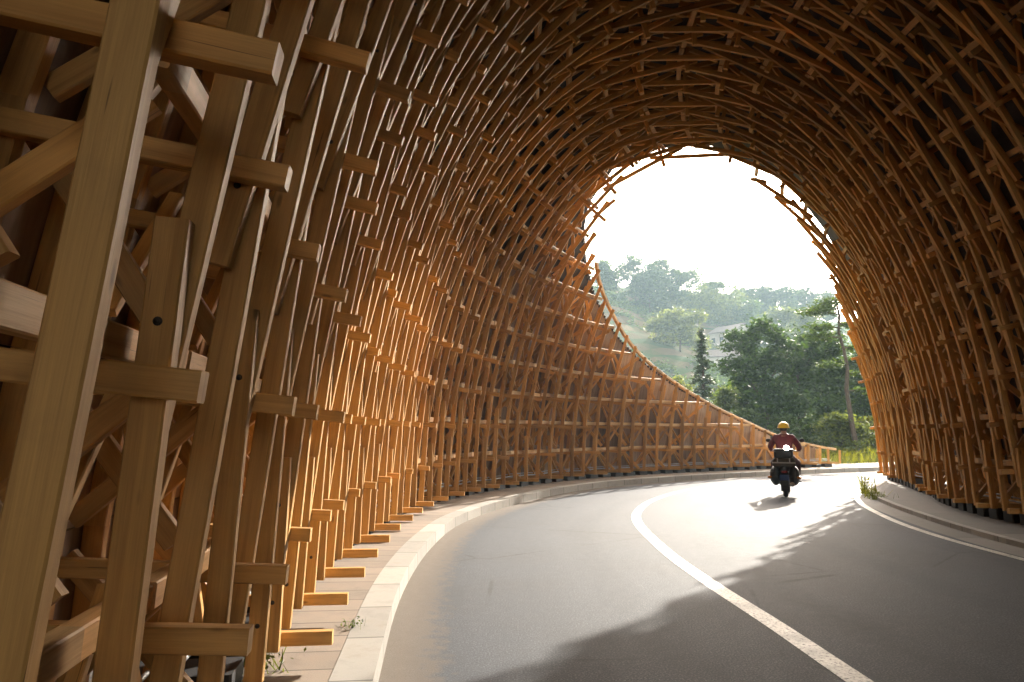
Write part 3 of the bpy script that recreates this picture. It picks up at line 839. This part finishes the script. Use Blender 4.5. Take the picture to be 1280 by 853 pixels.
# ------------------------------------------------------------------ two houses on the slope
M_wall_w = simple('white_render', (.62, .6, .57), .8, 0, .1, .8)
M_wall_g = simple('grey_render', (.33, .31, .29), .85, 0, .15, .8)
M_roof = simple('roof_tile', (.17, .15, .145), .8, 0, .3, 3)
M_glass = simple('window_dark', (.02, .025, .03), .15, 0, .1)
def house(px, D, w, d, h, rz, mw, label):
    b = spot(px, D); root = empty('house', b); tag(root, label, 'house', 'houses on the hillside')
    q = Matrix.Rotation(rz, 3, 'Z'); O = V(b)
    def P(x, y, z): return O + q @ V((x, y, z))
    rh = .27 * d
    mb = MB(); vs = [P(-w / 2, -d / 2, -2), P(w / 2, -d / 2, -2), P(w / 2, d / 2, -2), P(-w / 2, d / 2, -2), P(-w / 2, -d / 2, h), P(w / 2, -d / 2, h), P(w / 2, d / 2, h), P(-w / 2, d / 2, h), P(-w / 2, 0, h + rh), P(w / 2, 0, h + rh)]
    mb.add(vs, [(0, 1, 5, 4), (2, 3, 7, 6), (1, 2, 6, 9, 5), (3, 0, 4, 8, 7), (0, 3, 2, 1)]); mb.build('wall', mw, root, b)
    mb = MB(); e = .5; sl = rh / (d / 2)
    for sgn in (-1, 1):
        a = [P(-w / 2 - e, sgn * (d / 2 + e), h - e * sl + .06), P(w / 2 + e, sgn * (d / 2 + e), h - e * sl + .06), P(w / 2 + e, 0, h + rh + .06), P(-w / 2 - e, 0, h + rh + .06)]
        t = [x + V((0, 0, .18)) for x in a]
        mb.add(a + t, [(0, 1, 2, 3), (7, 6, 5, 4), (0, 4, 5, 1), (1, 5, 6, 2), (3, 2, 6, 7), (0, 3, 7, 4)])
    mb.build('roof', M_roof, root, b)
    for i in range(3):
        mb = MB(); x = -w / 2 + w * (i + .5) / 3; c = P(x, -d / 2 - .02, h * .55)
        mb.bar(c - q @ V((.6, 0, 0)), c + q @ V((.6, 0, 0)), V((0, 0, 1)), 1.3, .12); mb.build('window', M_glass, root, tuple(c))
house(908, 152, 7.2, 6, 3.6, R(-30), M_wall_w, 'white walled house with grey roof low on the hillside')
house(916, 184, 8.8, 7, 4.6, R(-60), M_wall_g, 'grey gabled house on the slope below the big pale tree')

# ------------------------------------------------------------------ rider and motorcycle (local frame: +Y forward), placed by matrix
BP = V((6.22, 15.85, 0)); BH = R(-24)
def bike_part(): return MB()
M_blk = simple('black_plastic', (.018, .018, .02), .45)
M_tyre = simple('tyre_rubber', (.015, .015, .015), .85)
M_metal = simple('brushed_metal', (.45, .45, .46), .3, .9, .1)
M_lid = simple('polished_lid', (.85, .85, .86), .3, 1.0, .03)
M_glint = bpy.data.materials.new('glint_glow'); M_glint.use_nodes = True; _t = M_glint.node_tree; _t.nodes.clear()
_e = _t.nodes.new("ShaderNodeEmission"); _e.inputs[0].default_value = (1, .95, .85, 1); _e.inputs[1].default_value = 18  # glow that imitates the sun's glint on the box
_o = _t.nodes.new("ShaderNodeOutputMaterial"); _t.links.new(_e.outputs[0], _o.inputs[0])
M_gloss = simple('glossy_black', (.05, .045, .045), .22, 0, .1)
M_bag = simple('brown_bag', (.05, .038, .027), .8, 0, .3, 20)
M_red = simple('maroon_jacket', (.11, .014, .02), .8, 0, .25, 14)
M_trs = simple('wine_trousers', (.075, .03, .035), .85, 0, .25, 14)
M_skin = simple('skin', (.30, .16, .10), .5, 0, .08)
M_hel = simple('yellow_helmet', (.72, .44, .012), .3, 0, .06)
M_hair = simple('black_hair', (.012, .01, .01), .6)
M_plate = simple('blue_plate', (.02, .05, .16), .4, 0, .1)
M_tail = simple('red_lens', (.25, .01, .01), .2, 0, .1)
M_amber = simple('amber_lens', (.5, .17, .01), .25, 0, .1)
M_shoe = simple('shoe', (.03, .028, .026), .7)
def place(o):
    o.rotation_euler = (0, 0, BH); return o
bike = empty('motorcycle', (0, 0, 0)); tag(bike, 'dark loaded motorcycle with a blue plate riding away down the lane', 'motorcycle')
def part(mb, name, m, par=bike, mods=()):
    o = mb.build(name, m, par)
    return o
# rear wheel at y=0.0 (contact), front wheel at y=1.28
def wheel(yc, nm):
    mb = MB(); Rw = .30; pts = []
    nu, nv = 32, 10; rt = .052
    vs = []; fs = []
    for i in range(nu):
        a = 2 * math.pi * i / nu
        for j in range(nv):
            b_ = 2 * math.pi * j / nv; rr = Rw - rt + rt * math.cos(b_)
            vs.append((rt * 1.05 * math.sin(b_), yc + rr * math.cos(a), Rw + rr * math.sin(a)))
    for i in range(nu):
        for j in range(nv): fs.append((i * nv + j, ((i + 1) % nu) * nv + j, ((i + 1) % nu) * nv + (j + 1) % nv, i * nv + (j + 1) % nv))
    w = MB(); w.add(vs, fs, None, True); wo_ = w.build('wheel', M_tyre, bike)
    rim = MB()
    for k in range(6):
        a = math.pi * k / 3; rim.bar((0, yc, Rw), (0, yc + .22 * math.cos(a), Rw + .22 * math.sin(a)), (1, 0, 0), .04, .03)
    rim.tube([(-.06, yc, Rw), (.06, yc, Rw)], .05, 12)
    ring = [(0, yc + .215 * math.cos(2 * math.pi * k / 24), Rw + .215 * math.sin(2 * math.pi * k / 24)) for k in range(25)]
    rim.tube(ring, .018, 6); rim.build('rim', M_metal, wo_)
wheel(.30, 'rear'); wheel(1.50, 'front')
mb = MB()                                                     # engine and frame
mb.tube([(0, .35, .62), (0, .8, .70), (0, 1.18, .86), (0, 1.28, .95)], .035, 8)
mb.tube([(0, .8, .3), (0, 1.1, .35), (0, 1.22, .8)], .03, 8); mb.sphere((0, .85, .4), .17, .22, .17); mb.sphere((0, .98, .5), .12, .12, .16)
for sx in (-1, 1): mb.tube([(sx * .1, .30, .30), (sx * .1, .75, .36)], .025, 8); mb.tube([(sx * .12, .27, .31), (sx * .12, .36, .62)], .028, 8)
part(mb, 'frame', M_blk)
mb = MB()                                                     # tail mudguard
for a in range(0, 9): pass
arc = [(0, .30 + .345 * math.cos(t), .30 + .345 * math.sin(t)) for t in [R(q) for q in range(60, 212, 12)]]
for p, q in zip(arc, arc[1:]): mb.bar(V(p), V(q), (1, 0, 0), .17, .02)
part(mb, 'mudguard', M_blk)
mb = MB(); mb.sphere((0, .42, .70), .15, .42, .11); mb.sphere((0, .1, .66), .12, .2, .09); part(mb, 'tail_body', M_blk)
mb = MB(); mb.sphere((0, .55, .80), .14, .36, .055); part(mb, 'seat', M_bag)
mb = MB(); mb.sphere((0, 1.0, .86), .15, .24, .13); part(mb, 'tank', M_trs)
mb = MB(); mb.bar((0, -.03, .385), (0, -.045, .53), (1, 0, 0), .20, .012); part(mb, 'number_plate', M_plate)
mb = MB(); mb.sphere((0, -.05, .60), .07, .04, .035); part(mb, 'tail_lamp', M_tail)
for sx in (-1, 1):
    mb = MB(); mb.tube([(sx * .06, -.02, .5), (sx * .28, -.03, .47)], .012, 6); o = part(mb, 'indicator', M_blk)
    q = MB(); q.sphere((sx * .31, -.03, .47), .05, .035, .032); q.build('lens', M_amber, o)
    mb = MB(); mb.sphere((sx * .2, .22, .50), .125, .26, .23); mb.bar((sx * .16, .22, .62), (sx * .27, .22, .62), (0, 1, 0), .36, .06); part(mb, 'pannier', M_blk)
    mb = MB(); mb.tube([(sx * .2, .62, .34), (sx * .34, .62, .35)], .016, 6); part(mb, 'footpeg', M_blk)
    mb = MB(); mb.tube([(sx * .085, 1.50, .30), (sx * .085, 1.30, .92)], .028, 8); part(mb, 'fork', M_metal)
    mb = MB(); mb.tube([(0, 1.22, .98), (sx * .12, 1.2, 1.04), (sx * .34, 1.1, 1.04)], .014, 8); hb = part(mb, 'handlebar', M_blk)
    mb = MB(); mb.tube([(sx * .26, 1.16, 1.06), (sx * .36, 1.2, 1.25)], .007, 6); mb.sphere((sx * .38, 1.2, 1.29), .065, .015, .045); part(mb, 'mirror', M_blk)
mb = MB(); mb.tube([(.16, .2, .30), (.17, .9, .30)], [.05, .03], 10); mb.tube([(.16, -.06, .32), (.16, .2, .3)], [.055, .05], 10); part(mb, 'exhaust', M_metal)
mb = MB(); mb.sphere((0, 1.40, .86), .13, .12, .12); part(mb, 'headlamp', M_blk)
# luggage: strapped brown bag with a box on it and a glowing ball for the sun's glint
def rbox(mb, c, sx, sy, sz, e=.3, nu=24, nv=12):
    vs = []; fs = []
    def se(v, p): return math.copysign(abs(v) ** p, v)
    for j in range(nv + 1):
        th = math.pi * j / nv - math.pi / 2
        for i in range(nu):
            ph = 2 * math.pi * i / nu
            vs.append((c[0] + sx / 2 * se(math.cos(th), e) * se(math.cos(ph), e), c[1] + sy / 2 * se(math.cos(th), e) * se(math.sin(ph), e), c[2] + sz / 2 * se(math.sin(th), e)))
    for j in range(nv):
        for i in range(nu): fs.append((j * nu + i, j * nu + (i + 1) % nu, (j + 1) * nu + (i + 1) % nu, (j + 1) * nu + i))
    mb.add(vs, fs, None, True)
bag = MB(); rbox(bag, (0, .12, .80), .50, .34, .22, .45); bo = bag.build('luggage_bag', M_bag)
tag(bo, 'brown bag strapped on the tail of the motorcycle under the box', 'bag')
q = MB()
for x in (-.13, .13): q.bar((x, -.06, .80), (x, -.05, .90), (1, 0, 0), .03, .01); 
q.bar((-.25, -.062, .80), (.25, -.062, .80), (0, 0, 1), .03, .012); q.build('strap', M_wall_g, bo)
bx = MB(); rbox(bx, (0, .12, .99), .42, .36, .18, .35); xo = bx.build('top_box', M_blk); tag(xo, 'black box on the bag behind the rider with a bright white glint', 'box')
q = MB(); rbox(q, (0, .12, 1.085), .43, .37, .08, .55); q.build('lid', M_gloss, xo)
q = MB(); q.sphere((.075, -.03, 1.13), .062, .05, .062, 24, 14); q.build('sun_glint', M_glint, xo)  # glowing ball put in for the sun's glint off the box

# rider: one skinned body, clothes as children
def skin_body(name, verts, edges, radii, m, parent, sub=2):
    me = bpy.data.meshes.new(name); me.from_pydata(verts, edges, []); o = link(name, me, parent)
    md = o.modifiers.new('s', 'SKIN'); md.use_smooth_shade = True
    for i, r in enumerate(radii): me.skin_vertices[0].data[i].radius = r if isinstance(r, tuple) else (r, r); me.skin_vertices[0].data[i].use_root = (i == 0)
    ss = o.modifiers.new('u', 'SUBSURF'); ss.levels = sub; ss.render_levels = sub
    me.materials.append(m)
    return o
def freeze(o):
    dg = bpy.context.evaluated_depsgraph_get(); me = bpy.data.meshes.new_from_object(o.evaluated_get(dg)); o.modifiers.clear(); o.data = me
    for p in me.polygons: p.use_smooth = True
    return o
person = empty('person', (0, 0, 0)); tag(person, 'person in maroon jacket and yellow helmet riding the motorcycle, seen from behind', 'person')
pel = (0, .52, .90)
bv = [pel, (0, .54, 1.08), (0, .60, 1.26), (0, .65, 1.40), (0, .68, 1.48), (0, .71, 1.56), (0, .715, 1.63)]
be = [(0, 1), (1, 2), (2, 3), (3, 4), (4, 5), (5, 6)]; br = [(.15, .11), (.14, .10), (.15, .105), (.10, .08), .055, (.075, .085), (.07, .085)]
jv, je, jr = [(0, .50, .86), (0, .54, 1.08), (0, .60, 1.27), (0, .65, 1.41), (0, .675, 1.475)], [(0, 1), (1, 2), (2, 3), (3, 4)], [(.185, .14), (.185, .13), (.19, .13), (.10, .08), (.075, .07)]
tv, te, tr_ = [(0, .52, .88)], [], [(.16, .13)]
shoes = []
for sx in (-1, 1):
    n = len(bv)
    A = [(sx * .19, .64, 1.36), (sx * .315, .78, 1.16), (sx * .31, 1.02, 1.06), (sx * .30, 1.10, 1.055)]
    bv += A; be += [(3, n), (n, n + 1), (n + 1, n + 2), (n + 2, n + 3)]; br += [.062, .048, .034, (.035, .022)]
    for k in range(4):                                        # fingers curled over the grip
        f0 = len(bv); bx_ = sx * (.27 + .022 * k)
        bv += [(bx_, 1.135, 1.07), (bx_, 1.15, 1.045 - .004 * k), (bx_, 1.125, 1.02)]; be += [(n + 3, f0), (f0, f0 + 1), (f0 + 1, f0 + 2)]; br += [.011, .010, .009]
    f0 = len(bv); bv += [(sx * .255, 1.09, 1.035), (sx * .25, 1.115, 1.025)]; be += [(n + 3, f0), (f0, f0 + 1)]; br += [.011, .009]
    n = len(jv); jv += [(sx * .185, .64, 1.37), (sx * .32, .78, 1.16), (sx * .315, .99, 1.07)]; je += [(2, n), (n, n + 1), (n + 1, n + 2)]; jr += [.088, .072, .055]
    n = len(bv); Lg = [(sx * .14, .62, .86), (sx * .26, .98, .74), (sx * .25, .74, .42), (sx * .26, .86, .35)]
    bv += Lg; be += [(0, n), (n, n + 1), (n + 1, n + 2), (n + 2, n + 3)]; br += [.085, .058, .04, .035]
    n = len(tv); tv += [(sx * .15, .62, .86), (sx * .27, .98, .745), (sx * .255, .76, .45)]; te += [(0, n), (n, n + 1), (n + 1, n + 2)]; tr_ += [.105, .082, .068]
    shoes.append(sx)
body = freeze(skin_body('body', bv, be, br, M_skin, person))
jk = freeze(skin_body('jacket', jv, je, jr, M_red, person)); tro = freeze(skin_body('trousers', tv, te, tr_, M_trs, person))
mb = MB()
for sx in (-1,): mb.sphere((sx * .26, .84, .375), .05, .14, .05)
mb.build('shoe', M_shoe, person); mb = MB(); mb.sphere((.26, .84, .375), .05, .14, .05); mb.build('shoe', M_shoe, person)
mb = MB(); mb.sphere((0, .695, 1.60), .096, .10, .105, 20, 10); mb.build('hair', M_hair, person)
fc = MB(); fc.sphere((0, .80, 1.58), .012, .02, .02, 8, 6); fc.sphere((.03, .79, 1.605), .012, .01, .008, 8, 6); fc.sphere((-.03, .79, 1.605), .012, .01, .008, 8, 6)
fc.sphere((.083, .71, 1.59), .012, .02, .03, 8, 6); fc.sphere((-.083, .71, 1.59), .012, .02, .03, 8, 6); fc.sphere((0, .79, 1.545), .022, .008, .006, 8, 6); fc.build('face', M_skin, person)
mb = MB(); mb.sphere((0, .71, 1.615), .128, .145, .125, 24, 10, R(98)); mb.tube([(.128 * math.cos(R(a)), .71 + .145 * math.sin(R(a)), 1.6) for a in range(0, 361, 15)], .012, 6, False)
hm = mb.build('helmet', M_hel, person)
mb = MB(); mb.sphere((0, .84, 1.62), .1, .06, .012, 16, 6); mb.build('visor_peak', M_hel, hm)
for o in (bike, bo, xo, person):
    o.location = BP; o.rotation_euler = (0, 0, BH)

# ------------------------------------------------------------------ air
m = bpy.data.materials.new('haze_air'); m.use_nodes = True; t = m.node_tree; t.nodes.clear()
out = t.nodes.new("ShaderNodeOutputMaterial"); pv = t.nodes.new("ShaderNodeVolumePrincipled")
pv.inputs['Color'].default_value = (.62, .86, 1, 1); pv.inputs['Density'].default_value = .0009; pv.inputs['Anisotropy'].default_value = .1
t.links.new(pv.outputs[0], out.inputs['Volume'])
mb = MB(); X0, X1, Y0, Y1, Zb, Zt = -330, 420, -130, 460, -12, 72
c8 = [(X0, Y0, Zb), (X1, Y0, Zb), (X1, Y1, Zb), (X0, Y1, Zb), (X0, Y0, Zt), (X1, Y0, Zt), (X1, Y1, Zt), (X0, Y1, Zt)]
mb.add(c8, [(3, 2, 1, 0), (4, 5, 6, 7), (0, 1, 5, 4), (1, 2, 6, 5), (2, 3, 7, 6), (3, 0, 4, 7)])
hz = mb.build('haze', m); hz['kind'] = 'stuff'
strip_tmp()
